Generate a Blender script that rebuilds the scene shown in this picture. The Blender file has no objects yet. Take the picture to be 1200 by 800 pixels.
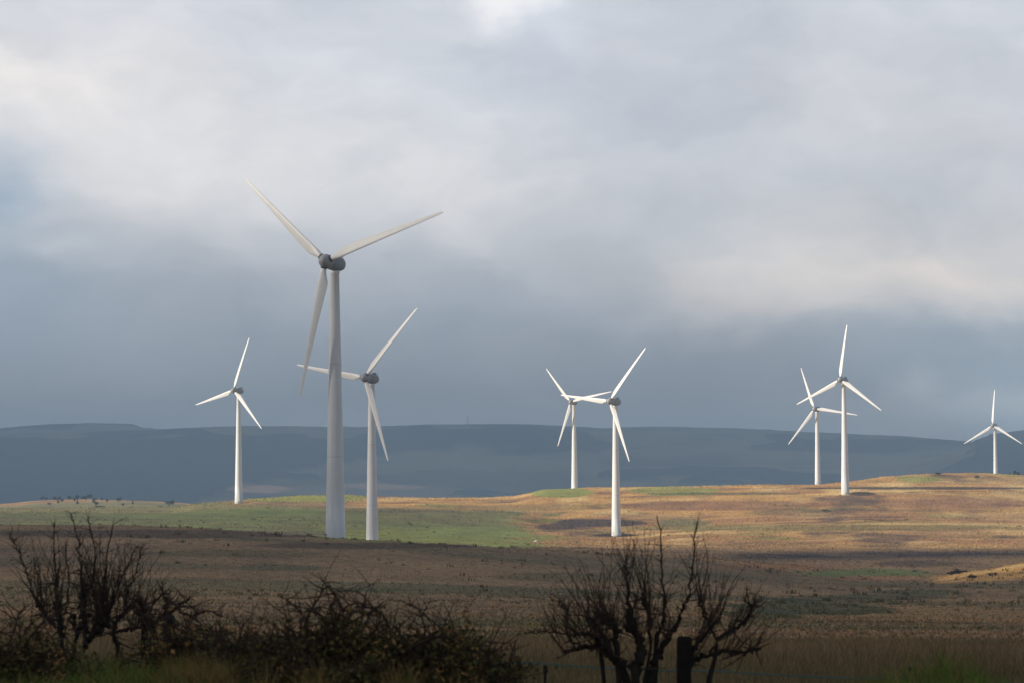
import bpy, math, random
import numpy as np
from mathutils import Matrix, Vector

random.seed(7)
RNG = np.random.default_rng(11)
S = bpy.context.scene
COL = S.collection

# ------------------------------------------------------------------ camera
F = 3333.0
ROLL = math.radians(0.4)
PITCH = math.atan(200 / F)
fwd = np.array([0, math.cos(PITCH), math.sin(PITCH)])
_u = np.array([0, -math.sin(PITCH), math.cos(PITCH)])
_r = np.array([1.0, 0, 0])
cr = _r * math.cos(ROLL) - _u * math.sin(ROLL)
cu = _r * math.sin(ROLL) + _u * math.cos(ROLL)
cam_d = bpy.data.cameras.new("camera")
cam = bpy.data.objects.new("camera", cam_d)
COL.objects.link(cam)
m = Matrix.Identity(4)
for i in range(3):
    m[i][0] = cr[i]; m[i][1] = cu[i]; m[i][2] = -fwd[i]
cam.matrix_world = m
cam_d.sensor_width = 36
cam_d.lens = 100
cam_d.clip_start = 0.5
cam_d.clip_end = 40000
cam_d.dof.use_dof = True
cam_d.dof.focus_distance = 800
cam_d.dof.aperture_fstop = 6.3
S.camera = cam

# ------------------------------------------------------------------ sun, sky, exposure
SUN_EL = math.radians(22)
SUN_AZ = math.radians(76)          # to the left of straight behind the camera
to_sun = np.array([-math.sin(SUN_AZ) * math.cos(SUN_EL), -math.cos(SUN_AZ) * math.cos(SUN_EL), math.sin(SUN_EL)])
sun_d = bpy.data.lights.new("sun", 'SUN')
sun_d.energy = 5.0
sun_d.angle = math.radians(0.6)
sun_d.color = (1.0, 0.89, 0.76)
sun = bpy.data.objects.new("sun", sun_d)
COL.objects.link(sun)
sun.rotation_euler = Vector(to_sun).to_track_quat('Z', 'Y').to_euler()
S.view_settings.view_transform = 'Standard'
S.view_settings.look = 'None'
S.view_settings.gamma = 1
S.view_settings.use_curve_mapping = False
S.view_settings.exposure = 0.42
S.cycles.use_denoising = True
S.cycles.volume_bounces = 0
S.cycles.max_bounces = 5
S.cycles.transparent_max_bounces = 24
S.cycles.sample_clamp_indirect = 4


def lin(c):
    return tuple((v / 255 / 12.92) if v <= 10 else (((v / 255) + 0.055) / 1.055) ** 2.4 for v in c)


class NT:
    """small helper to write node trees as expressions"""
    def __init__(s, tree):
        s.t = tree; s.n = tree.nodes; s.l = tree.links

    def node(s, kind, **kw):
        n = s.n.new(kind)
        for k, v in kw.items():
            setattr(n, k, v)
        return n

    def put(s, sock, v):
        if hasattr(v, 'is_output'):
            s.l.new(v, sock)
        else:
            sock.default_value = v

    def math(s, op, a, b=None, c=None, clamp=False):
        n = s.node('ShaderNodeMath', operation=op, use_clamp=clamp)
        s.put(n.inputs[0], a)
        if b is not None: s.put(n.inputs[1], b)
        if c is not None: s.put(n.inputs[2], c)
        return n.outputs[0]

    def vec(s, x, y, z=0.0):
        n = s.node('ShaderNodeCombineXYZ')
        s.put(n.inputs[0], x); s.put(n.inputs[1], y); s.put(n.inputs[2], z)
        return n.outputs[0]

    def vmath(s, op, a, b=None):
        n = s.node('ShaderNodeVectorMath', operation=op)
        s.put(n.inputs[0], a)
        if b is not None: s.put(n.inputs[1], b)
        return n.outputs['Value'] if op in ('DOT_PRODUCT', 'LENGTH') else n.outputs[0]

    def mix(s, f, a, b, blend='MIX'):
        n = s.node('ShaderNodeMix', data_type='RGBA', blend_type=blend)
        s.put(n.inputs[0], f)
        s.put(n.inputs[6], a if hasattr(a, 'is_output') else (*a[:3], 1))
        s.put(n.inputs[7], b if hasattr(b, 'is_output') else (*b[:3], 1))
        return n.outputs[2]

    def noise(s, vec, scale, detail=4, rough=0.55, dist=0.0, color=False):
        n = s.node('ShaderNodeTexNoise')
        s.put(n.inputs['Vector'], vec)
        n.inputs['Scale'].default_value = scale
        n.inputs['Detail'].default_value = detail
        n.inputs['Roughness'].default_value = rough
        n.inputs['Distortion'].default_value = dist
        return n.outputs['Color' if color else 'Fac']

    def ramp(s, f, stops):
        n = s.node('ShaderNodeValToRGB')
        e = n.color_ramp.elements
        e[0].position, e[0].color = stops[0][0], (*stops[0][1], 1)
        e[1].position, e[1].color = stops[-1][0], (*stops[-1][1], 1)
        for p, c in stops[1:-1]:
            k = e.new(p); k.color = (*c, 1)
        s.put(n.inputs[0], f)
        return n.outputs[0]

    def maprange(s, v, a, b, c=0.0, d=1.0):
        n = s.node('ShaderNodeMapRange')
        s.put(n.inputs[0], v)
        for i, x in enumerate((a, b, c, d)):
            n.inputs[i + 1].default_value = x
        return n.outputs[0]


W = bpy.data.worlds.new("World")
S.world = W
W.use_nodes = True
w = NT(W.node_tree)
w.n.clear()
wout = w.node('ShaderNodeOutputWorld')
bg = w.node('ShaderNodeBackground')
bg.inputs['Strength'].default_value = 0.1
w.l.new(bg.outputs[0], wout.inputs[0])
tc = w.node('ShaderNodeTexCoord')
sep = w.node('ShaderNodeSeparateXYZ')
w.l.new(w.vmath('NORMALIZE', tc.outputs['Generated']), sep.inputs[0])
dx, dy, dz = sep.outputs
az = w.math('ARCTAN2', dx, dy)
el = w.math('ARCSINE', dz)
# overcast layer in sky angles (degrees): a = azimuth, e = elevation
A = w.math('MULTIPLY', az, 180 / math.pi)
E_ = w.math('MULTIPLY', el, 180 / math.pi)
P0 = w.vec(A, E_, 0.0)
stretch = w.vmath('MULTIPLY', P0, (0.55, 1.0, 1.0))
nw = w.noise(stretch, 0.30, 5, 0.5, color=True)
nw2 = w.noise(stretch, 1.1, 4, 0.55, color=True)
warp = w.vmath('MULTIPLY', w.vmath('SUBTRACT', nw, (0.5, 0.5, 0.5)), (5.5, 2.3, 0))
warp2 = w.vmath('MULTIPLY', w.vmath('SUBTRACT', nw2, (0.5, 0.5, 0.5)), (2.0, 1.2, 0))
P1 = w.vmath('ADD', w.vmath('ADD', P0, warp), warp2)
sepw = w.node('ShaderNodeSeparateXYZ')
w.l.new(P1, sepw.inputs[0])
ew = sepw.outputs[1]
base = w.ramp(w.maprange(ew, -1.0, 31.0), [
    (0.0, lin((168, 171, 174))), (0.065, lin((158, 162, 168))), (0.10, lin((153, 157, 164))),
    (0.135, lin((152, 159, 168))), (0.17, lin((166, 172, 180))), (0.215, lin((184, 188, 195))), (0.27, lin((200, 204, 210))),
    (0.33, lin((188, 194, 203))), (0.40, lin((180, 187, 198))), (0.6, lin((142, 150, 162))), (1.0, lin((118, 126, 138)))])
cur = base


def px(x, y):
    return ((x - 600) / F * 180 / math.pi, (600 - y) / F * 180 / math.pi)


blobs = [  # x, y, rx, ry (pixels of the photograph turned into sky angles), colour, strength
    (60, 95, 190, 70, (222, 219, 217), .8), (150, 190, 150, 60, (220, 219, 220), .85), (330, 190, 200, 70, (212, 214, 217), .6),
    (0, 10, 120, 40, (185, 190, 198), .5), (-20, 235, 75, 60, (150, 168, 187), .95), (0, 360, 110, 70, (143, 158, 175), .8),
    (62, 300, 38, 16, (190, 197, 205), .7), (300, 20, 160, 40, (192, 197, 206), .6),
    (600, -14, 60, 30, (236, 238, 241), .75), (655, 50, 45, 60, (200, 210, 223), .7), (560, 110, 120, 60, (196, 203, 214), .5),
    (560, 225, 150, 50, (212, 213, 216), .75), (820, 105, 230, 85, (166, 172, 184), .85), (1000, 110, 140, 60, (196, 197, 200), .5),
    (1160, 175, 110, 50, (172, 174, 181), .8), (850, 235, 170, 40, (178, 181, 187), .7), (870, 330, 110, 42, (216, 211, 206), .85),
    (1080, 340, 190, 42, (226, 216, 206), .95), (1190, 265, 70, 28, (196, 192, 190), .5), (1000, 270, 130, 35, (196, 195, 195), .6),
    (620, 370, 200, 50, (165, 171, 180), .6), (380, 400, 260, 60, (150, 160, 172), .6), (620, 450, 330, 40, (148, 153, 160), .8),
    (1130, 435, 170, 32, (130, 135, 143), .85), (930, 420, 120, 30, (142, 147, 155), .5), (1110, 490, 150, 22, (186, 188, 190), .95),
    (880, 492, 120, 12, (146, 155, 163), .5), (230, 460, 260, 34, (146, 154, 164), .6), (50, 480, 140, 24, (130, 143, 157), .5),
]
for (x, y, rx, ry, c, st) in blobs:
    a0, e0 = px(x, y)
    k = 180 / math.pi / F
    d = w.vmath('MULTIPLY', w.vmath('SUBTRACT', P1, (a0, e0, 0)), (1 / (rx * k), 1 / (ry * k), 0))
    g = w.math('EXPONENT', w.math('MULTIPLY', w.vmath('DOT_PRODUCT', d, d), -0.8))
    cur = w.mix(w.math('MULTIPLY', g, st), cur, lin(c))
# fine structure of the cloud layer
n3 = w.noise(w.vmath('MULTIPLY', P1, (0.6, 1.1, 1)), 0.55, 7, 0.55)
cur = w.mix(1.0, cur, w.ramp(w.maprange(n3, 0.25, 0.75), [(0, (.83, .84, .86)), (1, (1.15, 1.135, 1.115))]), 'MULTIPLY')
# darker cloud overhead and behind, away from the clear strip
side = w.maprange(w.math('ABSOLUTE', az), 0.5, 1.6)
cur = w.mix(side, cur, w.mix(1.0, cur, (.72, .74, .78), 'MULTIPLY'), 'MIX')
cur = w.mix(w.maprange(dz, -0.12, -0.02), lin((60, 58, 50)), cur)
sky = w.node('ShaderNodeTexSky', sky_type='NISHITA')
sky.sun_disc = False
sky.sun_elevation = SUN_EL
sky.sun_rotation = math.pi + SUN_AZ
sky.altitude = 250
SKYK = 11.7
final = w.mix(0.02, w.vmath('MULTIPLY', cur, (SKYK * 1.04, SKYK * .985, SKYK * .94)), sky.outputs[0])
w.l.new(final, bg.inputs['Color'])


# ------------------------------------------------------------------ helpers
def P(x, y, D):
    """point at world depth D that lies on the sight line of a spot in the photograph"""
    d = fwd + (x - 600) / F * cr - (y - 400) / F * cu
    return d * (D / d[1])


def mesh_np(name, V, faces, mat, parent=None, smooth=False, col=None, loc=None, rings=None):
    """faces: an (n,k) int array or a list of such arrays"""
    me = bpy.data.meshes.new(name)
    V = np.asarray(V, dtype=np.float32)
    if not isinstance(faces, list): faces = [faces]
    faces = [f for f in faces if len(f)]
    me.vertices.add(len(V))
    me.vertices.foreach_set("co", V.ravel())
    nl = sum(f.size for f in faces); nf = sum(len(f) for f in faces)
    me.loops.add(nl); me.polygons.add(nf)
    me.loops.foreach_set("vertex_index", np.concatenate([f.ravel() for f in faces]).astype(np.int32))
    tot = np.concatenate([np.full(len(f), f.shape[1]) for f in faces]).astype(np.int32)
    st = np.concatenate([[0], np.cumsum(tot)[:-1]]).astype(np.int32)
    me.polygons.foreach_set("loop_start", st)
    me.polygons.foreach_set("loop_total", tot)
    if smooth: me.polygons.foreach_set("use_smooth", np.ones(nf, dtype=bool))
    if col is not None:
        a = me.color_attributes.new("col", 'FLOAT_COLOR', 'POINT')
        c4 = np.ones((len(V), 4), dtype=np.float32); c4[:, :3] = col
        a.data.foreach_set("color", c4.ravel())
    me.update(calc_edges=True)
    me.validate()
    me.materials.append(mat)
    o = bpy.data.objects.new(name, me)
    COL.objects.link(o)
    if parent is not None: o.parent = parent
    if loc is not None: o.location = loc
    return o


def tag(o, label=None, cat=None, group=None, kind=None):
    if label: o["label"] = label
    if cat: o["category"] = cat
    if group: o["group"] = group
    if kind: o["kind"] = kind
    return o


def empty(name, loc):
    o = bpy.data.objects.new(name, None)
    o.empty_display_size = 0.5
    o.location = [float(v) for v in loc]
    COL.objects.link(o)
    return o


def _hash(ix, iy, seed):
    h = (ix * 374761393 + iy * 668265263 + seed * 1442695041) & 0xFFFFFFFF
    h = ((h ^ (h >> 13)) * 1274126177) & 0xFFFFFFFF
    return ((h ^ (h >> 16)) & 0xFFFFFF) / float(0xFFFFFF)


def vnoise(x, y, seed=0):
    x = np.asarray(x, float); y = np.asarray(y, float)
    ix = np.floor(x).astype(np.int64); iy = np.floor(y).astype(np.int64)
    fx = x - ix; fy = y - iy
    fx = fx * fx * (3 - 2 * fx); fy = fy * fy * (3 - 2 * fy)
    a = _hash(ix, iy, seed); b = _hash(ix + 1, iy, seed); c = _hash(ix, iy + 1, seed); d = _hash(ix + 1, iy + 1, seed)
    return (a * (1 - fx) + b * fx) * (1 - fy) + (c * (1 - fx) + d * fx) * fy


def fbm(x, y, seed=0, octv=4):
    s = 0; a = 1; t = 0
    for k in range(octv):
        s = s + a * (vnoise(x * 2 ** k, y * 2 ** k, seed + k * 17) - 0.5); t += a; a *= 0.55
    return s / t * 2      # about -1..1


def sstep(v, a, b):
    t = np.clip((v - a) / (b - a), 0, 1)
    return t * t * (3 - 2 * t)


def hermite(xs, Y, q):
    """monotone-limited cubic through rows of Y (n, m) at knots xs; q: query positions -> (len(q), m)"""
    xs = np.asarray(xs, float)
    h = np.diff(xs)[:, None]; dl = np.diff(Y, axis=0) / h
    mm = np.zeros_like(Y)
    prod = dl[:-1] * dl[1:]
    w1 = 2 * h[1:] + h[:-1]; w2 = h[1:] + 2 * h[:-1]
    with np.errstate(divide='ignore', invalid='ignore'):
        hm = (w1 + w2) / (w1 / dl[:-1] + w2 / dl[1:])
    mm[1:-1] = np.where(prod > 0, hm, 0)
    mm[0] = dl[0]; mm[-1] = dl[-1]
    q = np.clip(q, xs[0], xs[-1])
    i = np.clip(np.searchsorted(xs, q) - 1, 0, len(xs) - 2)
    hh = (xs[i + 1] - xs[i])[:, None]; t = ((q - xs[i])[:, None]) / hh
    return ((1 + 2 * t) * (1 - t) ** 2) * Y[i] + t * (1 - t) ** 2 * hh * mm[i] + t * t * (3 - 2 * t) * Y[i + 1] + t * t * (t - 1) * hh * mm[i + 1]


# ------------------------------------------------------------------ terrain height
CX = [-700, -250, 0, 50, 100, 150, 200, 240, 300, 350, 400, 437, 500, 560, 600, 640, 680, 720, 800, 880, 950, 1000, 1040, 1090, 1140, 1200, 1300, 1500, 1900]
ROWS = [
    (-300, 'z', [(0, -1.7)]), (4, 'z', [(0, -1.68)]), (9, 'z', [(0, -1.5)]),
    (14, 'z', [(500, -1.25), (620, -1.5), (900, -1.5), (1020, -1.2), (1150, -1.15), (1200, -1.3)]),
    (18, 'z', [(500, -1.30), (620, -1.52), (900, -1.5), (1020, -1.26), (1120, -1.16), (1200, -1.35)]),
    (23, 'z', [(560, -1.42), (640, -1.75), (1200, -1.77)]), (26, 'z', [(560, -1.62), (640, -1.95), (1200, -1.97)]),
    (32, 'z', [(0, -2.15), (1200, -2.28)]),
    (60, 'y', [(0, 768), (1200, 772)]), (100, 'y', [(0, 742), (1200, 749)]),
    (180, 'y', [(0, 714), (600, 716), (1200, 724)]),
    (300, 'y', [(0, 680), (200, 682), (400, 686), (600, 691), (800, 698), (1000, 705), (1200, 708)]),
    (400, 'y', [(0, 640), (200, 642), (400, 652), (600, 666), (800, 681), (1000, 693), (1200, 697)]),
    (450, 'y', [(0, 621), (200, 623), (400, 636), (600, 650), (800, 669), (1000, 686), (1200, 689)]),
    (485, 'y', [(0, 615), (150, 615), (260, 621), (400, 631), (520, 638), (600, 643), (660, 647), (800, 661), (1000, 681), (1090, 684), (1200, 684)]),
    (518, 'y', [(0, 621), (200, 624), (394, 635.5), (600, 644), (800, 657), (1000, 679), (1090, 684), (1140, 682), (1200, 680)]),
    (560, 'y', [(0, 632), (200, 634), (400, 641), (600, 645), (800, 655), (1000, 677), (1090, 682), (1140, 675), (1200, 669), (1300, 655)]),
    (600, 'y', [(0, 640), (200, 641), (400, 646), (600, 645), (800, 654), (1000, 674), (1090, 679), (1140, 670), (1200, 661), (1300, 650)]),
    (660, 'y', [(0, 650), (200, 650), (400, 655), (600, 645), (800, 652), (1000, 670), (1090, 674), (1200, 672)]),
    (720, 'y', [(0, 652), (200, 652), (400, 656), (600, 644.5), (800, 650), (1000, 665), (1200, 668)]),
    (797, 'y', [(0, 650), (200, 650), (437, 656.8), (560, 648), (600, 643), (800, 647), (1000, 657), (1200, 659)]),
    (880, 'y', [(0, 638), (200, 640), (400, 646), (560, 643), (600, 640), (800, 643), (1000, 646), (1200, 647)]),
    (950, 'y', [(0, 626), (200, 627), (400, 633), (600, 636.5), (800, 639), (1000, 638), (1200, 640)]),
    (1020, 'y', [(0, 618), (200, 619), (400, 623), (600, 630), (720, 633), (800, 631), (1000, 627), (1200, 629)]),
    (1079, 'y', [(0, 612), (200, 612), (400, 615), (600, 623.5), (722, 628), (800, 624.5), (1000, 616), (1200, 618)]),
    (1200, 'y', [(0, 604), (200, 603), (400, 603), (600, 607), (650, 613), (690, 607), (720, 606), (800, 605), (1000, 594), (1200, 597)]),
    (1290, 'y', [(0, 598), (200, 598), (280, 588), (400, 592), (600, 595), (800, 589), (990, 578), (1090, 576), (1200, 579)]),
    (1350, 'y', [(0, 596), (200, 594), (280, 587), (350, 585), (400, 585), (600, 587), (640, 580), (800, 576), (950, 571), (1000, 568), (1080, 563), (1200, 565)]),
    (1410, 'y', [(0, 595), (200, 595), (230, 590), (290, 584.5), (340, 580), (390, 579), (440, 582), (520, 583.5), (600, 581), (640, 572.5), (660, 571), (740, 570.5), (800, 569.5), (950, 568), (1000, 563), (1040, 558), (1080, 555), (1140, 554), (1200, 556.5), (1300, 560)]),
    (1460, 'y', [(0, 597), (200, 596), (290, 588), (390, 583), (440, 588), (600, 586), (660, 575), (800, 573), (950, 573), (1000, 569), (1080, 561), (1200, 561)]),
    (1535, 'y', [(0, 600), (200, 600), (300, 594), (400, 594), (600, 592), (674, 582), (800, 582), (957, 587), (1200, 580)]),
    (1700, 'y', [(0, 599), (200, 598), (300, 601), (600, 602), (1000, 595), (1200, 586)]),
    (1850, 'y', [(0, 593), (50, 589), (150, 588), (200, 590), (240, 595), (300, 601), (1000, 598), (1165, 586), (1300, 586)]),
    (1953, 'y', [(-250, 592), (0, 590), (30, 587), (60, 585), (100, 584.5), (150, 586), (200, 588.5), (250, 592), (300, 601), (1000, 600), (1165, 586), (1300, 590)]),
    (2060, 'y', [(-250, 598), (0, 593), (100, 588.5), (200, 592), (250, 597), (300, 606), (1000, 606), (1200, 596)]),
    (2400, 'y', [(0, 622)]), (3200, 'y', [(0, 640)]), (5200, 'y', [(0, 640)]),
]
RD = [r[0] for r in ROWS]
AZC = (np.array(CX) - 600) / F
TAB = np.zeros((len(ROWS), len(CX)))
for i, (D, mode, pts) in enumerate(ROWS):
    vals = np.interp(CX, [p[0] for p in pts], [p[1] for p in pts])
    for j, x in enumerate(CX):
        if mode == 'z':
            TAB[i, j] = vals[j]
        else:
            q = P(x, vals[j], D)
            TAB[i, j] = q[2]


def terrain(X, Y):
    X = np.asarray(X, float); Y = np.asarray(Y, float)
    sh = X.shape; X = X.ravel(); Y = Y.ravel()
    rows = hermite(RD, TAB, Y)                         # (n, columns)
    a = X / np.maximum(Y, 16.0)
    a = np.clip(a, AZC[0], AZC[-1] - 1e-9)
    i = np.clip(np.searchsorted(AZC, a) - 1, 0, len(AZC) - 2)
    t = (a - AZC[i]) / (AZC[i + 1] - AZC[i])
    t = t * t * (3 - 2 * t) * 0.5 + t * 0.5
    n = np.arange(len(X))
    z = rows[n, i] * (1 - t) + rows[n, i + 1] * t
    amp = np.clip((Y - 60) / 900, 0, 1)
    z = z + amp * (0.55 * fbm(X / 55, Y / 70, 3, 3) + 0.35 * fbm(X / 13, Y / 18, 5, 3))
    z = z + np.clip((Y - 30) / 60, 0, 1) * 0.12 * fbm(X / 5, Y / 6, 9, 2)
    z = z + 0.035 * fbm(X / 1.3, Y / 1.3, 15, 2) * np.clip(1 - Y / 120, 0, 1)
    return z.reshape(sh)


def to_px(X, Y, Z):
    d = X * fwd[0] + Y * fwd[1] + Z * fwd[2]
    return 600 + F * (X * cr[0] + Y * cr[1] + Z * cr[2]) / d, 400 - F * (X * cu[0] + Y * cu[1] + Z * cu[2]) / d


# vegetation colour of the land (what grows where, with turbine shadows painted in)
BROWN = np.array([.38, .245, .128]); DARKBR = np.array([.16, .108, .068]); ORANGE = np.array([.61, .35, .12])
RUST = np.array([.34, .18, .095]); HEATH_AND_SHADOW = np.array([.068, .050, .042]); GREEN = np.array([.235, .27, .085])
YGREEN = np.array([.32, .33, .085]); OLIVE = np.array([.165, .14, .058]); STRAW = np.array([.74, .53, .23])
RUSH = np.array([.075, .085, .042]); VERGE = np.array([.050, .070, .014])


def landcolor(X, Y):
    Z = terrain(X, Y)
    x, y = to_px(X, Y, Z)
    n1 = fbm(X / 40, Y / 75, 21, 4); n2 = fbm(X / 9, Y / 16, 33, 4); n3 = fbm(X / 110, Y / 160, 41, 3)
    c = np.empty(X.shape + (3,)); c[:] = BROWN

    def put(mask, colr):
        nonlocal c
        mk = np.clip(mask, 0, 1)[..., None]
        c = c * (1 - mk) + colr * mk

    put(sstep(n1, -.1, .5) * .55, DARKBR)
    put(sstep(n1 * .5 - n2, .1, .6) * .5, OLIVE)
    near = 1 - sstep(Y, 560, 700)
    put(near * sstep(n3, -.1, .4) * .4, np.array([.28, .19, .105]))
    sx = fbm(X / 160, Y / 22, 45, 4)
    put(near * sstep(sx, .0, .4) * .6, np.array([.135, .13, .065])); put(near * sstep(-sx, .1, .5) * .5, np.array([.35, .22, .13]))
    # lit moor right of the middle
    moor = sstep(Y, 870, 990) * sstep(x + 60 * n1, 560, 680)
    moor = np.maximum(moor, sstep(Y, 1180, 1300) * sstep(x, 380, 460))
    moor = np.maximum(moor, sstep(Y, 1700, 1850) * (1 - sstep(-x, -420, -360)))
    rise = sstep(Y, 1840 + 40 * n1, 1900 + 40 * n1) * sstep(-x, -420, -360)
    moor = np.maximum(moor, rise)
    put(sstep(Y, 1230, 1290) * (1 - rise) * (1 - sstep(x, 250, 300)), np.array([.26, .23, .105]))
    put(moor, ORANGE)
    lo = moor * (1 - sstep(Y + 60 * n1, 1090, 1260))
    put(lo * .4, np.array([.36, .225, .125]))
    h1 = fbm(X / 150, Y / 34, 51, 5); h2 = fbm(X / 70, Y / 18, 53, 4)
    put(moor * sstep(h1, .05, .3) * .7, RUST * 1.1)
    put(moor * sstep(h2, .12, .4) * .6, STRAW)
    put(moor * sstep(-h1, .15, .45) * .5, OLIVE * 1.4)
    put(moor * sstep(-h2, .25, .5) * .6, HEATH_AND_SHADOW * 1.8)
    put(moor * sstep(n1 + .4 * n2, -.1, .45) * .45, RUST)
    put(moor * sstep(fbm(X / 25, Y / 60, 55, 4), .15, .55) * .75, HEATH_AND_SHADOW * 1.5)
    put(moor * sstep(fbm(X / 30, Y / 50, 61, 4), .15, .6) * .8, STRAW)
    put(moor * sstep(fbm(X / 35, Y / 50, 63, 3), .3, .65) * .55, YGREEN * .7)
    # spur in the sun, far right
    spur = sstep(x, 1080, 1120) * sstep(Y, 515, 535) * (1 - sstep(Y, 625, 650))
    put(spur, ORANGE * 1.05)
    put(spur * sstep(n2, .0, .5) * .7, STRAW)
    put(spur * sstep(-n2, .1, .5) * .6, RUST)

    def ell(cx, cy, rx, ry, colr, k=1.0, rag=.6):
        d = ((x - cx) / rx) ** 2 + ((y - cy) / ry) ** 2 + rag * (n1 * .8 + n2 * .9)
        put((1 - sstep(d, .65, 1.15)) * k, colr)

    land = Y > 560
    gf = sstep(Y, 800, 860) * (1 - sstep(Y, 1230, 1290)) * (1 - sstep(x + 90 * n1 + 40 * n2, 600, 650))
    put(gf, GREEN)
    gs = fbm(X / 90, Y / 26, 47, 4)
    put(gf * sstep(gs, .0, .35) * .6, np.array([.27, .215, .10])); put(gf * sstep(-gs, .15, .45) * .5, np.array([.14, .16, .06]))
    put(gf * sstep(n1, .05, .45) * .55, np.array([.21, .17, .085]))
    put(gf * sstep(-n2 - n1 * .5, .2, .6) * .4, YGREEN * .7)
    put(gf * sstep(x, 360, 430) * (1 - sstep(y, 596, 606)), np.array([.17, .125, .075]))
    put(gf * (1 - sstep(x, 20, 240)) * .5, np.array([.25, .22, .11]))
    ell(500, 628, 150, 9, YGREEN * .9, .7, 1.0)
    ell(350, 582, 80, 6, YGREEN, .9); ell(655, 576, 40, 6.5, YGREEN, 1.0, .4); ell(560, 625, 80, 6, GREEN * 1.05, .8)
    ell(790, 575, 50, 5, YGREEN, .8); ell(970, 563, 30, 3, RUST, .6); ell(1075, 561, 28, 4, YGREEN, .8)
    ell(640, 610, 30, 3, YGREEN * .6, .7); ell(700, 612, 60, 5, HEATH_AND_SHADOW * 1.2, .95, .3); ell(650, 617, 26, 4, HEATH_AND_SHADOW * 1.2, .8, .3)
    ell(720, 626.5, 28, 2, HEATH_AND_SHADOW, .95, .1); ell(800, 612, 30, 5, RUSH * 2, .7); ell(850, 592, 130, 6, RUST * .9, .8)  # first ellipse: the turbine's cast shadow painted dark at its foot
    ell(1120, 590, 90, 7, RUST, .7); ell(940, 600, 60, 5, HEATH_AND_SHADOW * 1.8, .5); ell(960, 618, 260, 4, OLIVE * 1.3, .7)
    ell(1010, 578, 16, 2.5, HEATH_AND_SHADOW, .9, .2); ell(1080, 571.5, 150, 1.6, HEATH_AND_SHADOW * 1.2, .9, .25); ell(840, 578, 90, 1.6, RUSH * 1.6, .7)  # first ellipse paints the shadow beside the right-hand turbine's base
    band = (y - (652 - (x - 850) * .012)) / 6.0
    put(np.exp(-(band ** 2) * 1.2) * sstep(x, 800, 900) * (Y > 640) * (.95 + .5 * n2), HEATH_AND_SHADOW)
    ell(900, 664, 110, 3.5, RUST, .7); ell(1010, 671, 80, 5, GREEN * .8, .9); ell(1030, 677, 60, 3, RUST * 1.1, .7)
    ell(1080, 660, 50, 4, HEATH_AND_SHADOW * 1.2, .6)
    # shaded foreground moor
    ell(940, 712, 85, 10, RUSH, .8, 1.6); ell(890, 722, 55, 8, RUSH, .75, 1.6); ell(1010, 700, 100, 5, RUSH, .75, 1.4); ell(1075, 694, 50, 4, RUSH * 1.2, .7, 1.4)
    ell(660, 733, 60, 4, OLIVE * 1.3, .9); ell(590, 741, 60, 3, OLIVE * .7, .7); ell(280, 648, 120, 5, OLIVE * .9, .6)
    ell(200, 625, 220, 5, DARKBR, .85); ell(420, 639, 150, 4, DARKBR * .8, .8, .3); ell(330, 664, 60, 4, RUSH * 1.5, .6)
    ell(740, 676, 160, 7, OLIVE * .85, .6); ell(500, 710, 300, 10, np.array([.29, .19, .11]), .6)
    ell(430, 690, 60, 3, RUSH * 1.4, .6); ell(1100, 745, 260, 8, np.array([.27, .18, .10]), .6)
    put((1 - sstep(Y, 40, 62)) * .6, OLIVE * .8)
    left = 1 - sstep(x, 560, 680)
    put((1 - sstep(Y, 24, 28)) * left, VERGE)
    put((1 - sstep(Y, 20, 22)) * (1 - left), VERGE)
    return c


# ------------------------------------------------------------------ materials
def mat_new(name):
    mt = bpy.data.materials.new(name); mt.use_nodes = True
    t = NT(mt.node_tree); t.n.clear()
    out = t.node('ShaderNodeOutputMaterial'); b = t.node('ShaderNodeBsdfPrincipled')
    t.l.new(b.outputs[0], out.inputs[0])
    return mt, t, b, out


def mat_simple(name, c, rough=.7, var=.25, scale=3.0, bump=0.0, spec=.3):
    mt, t, b, out = mat_new(name)
    tc = t.node('ShaderNodeTexCoord')
    n = t.noise(tc.outputs['Object'], scale, 5, .6)
    lo = tuple(v * (1 - var) for v in c); hi = tuple(min(1, v * (1 + var)) for v in c)
    t.put(b.inputs['Base Color'], t.ramp(t.maprange(n, .3, .7), [(0, lo), (1, hi)]))
    b.inputs['Roughness'].default_value = rough
    b.inputs['Specular IOR Level'].default_value = spec
    if bump:
        bp = t.node('ShaderNodeBump'); bp.inputs['Distance'].default_value = bump
        t.put(bp.inputs['Height'], n); t.l.new(bp.outputs[0], b.inputs['Normal'])
    return mt


def mat_land():
    mt, t, b, out = mat_new("moor_ground")
    at = t.node('ShaderNodeAttribute', attribute_name="col")
    tc = t.node('ShaderNodeTexCoord'); o = tc.outputs['Object']
    s1 = t.vmath('MULTIPLY', o, (1.0, .6, 1))
    n1 = t.noise(s1, .9, 6, .65); n2 = t.noise(s1, .07, 5, .6); n3 = t.noise(s1, 7, 4, .6)
    c = t.mix(1.0, at.outputs['Color'], t.ramp(t.maprange(n1, .3, .7), [(0, (.55, .56, .58)), (.5, (.95, .95, .95)), (1, (1.45, 1.4, 1.3))]), 'MULTIPLY')
    c = t.mix(1.0, c, t.ramp(t.maprange(n2, .3, .7), [(0, (.78, .78, .8)), (1, (1.2, 1.18, 1.12))]), 'MULTIPLY')
    c = t.mix(1.0, c, t.ramp(t.maprange(n3, .3, .7), [(0, (.8, .8, .8)), (1, (1.2, 1.2, 1.2))]), 'MULTIPLY')
    t.put(b.inputs['Base Color'], c)
    b.inputs['Roughness'].default_value = .95; b.inputs['Specular IOR Level'].default_value = .1
    bp = t.node('ShaderNodeBump'); bp.inputs['Distance'].default_value = .5; bp.inputs['Strength'].default_value = .8
    t.put(bp.inputs['Height'], n1); t.l.new(bp.outputs[0], b.inputs['Normal'])
    return mt


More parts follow.
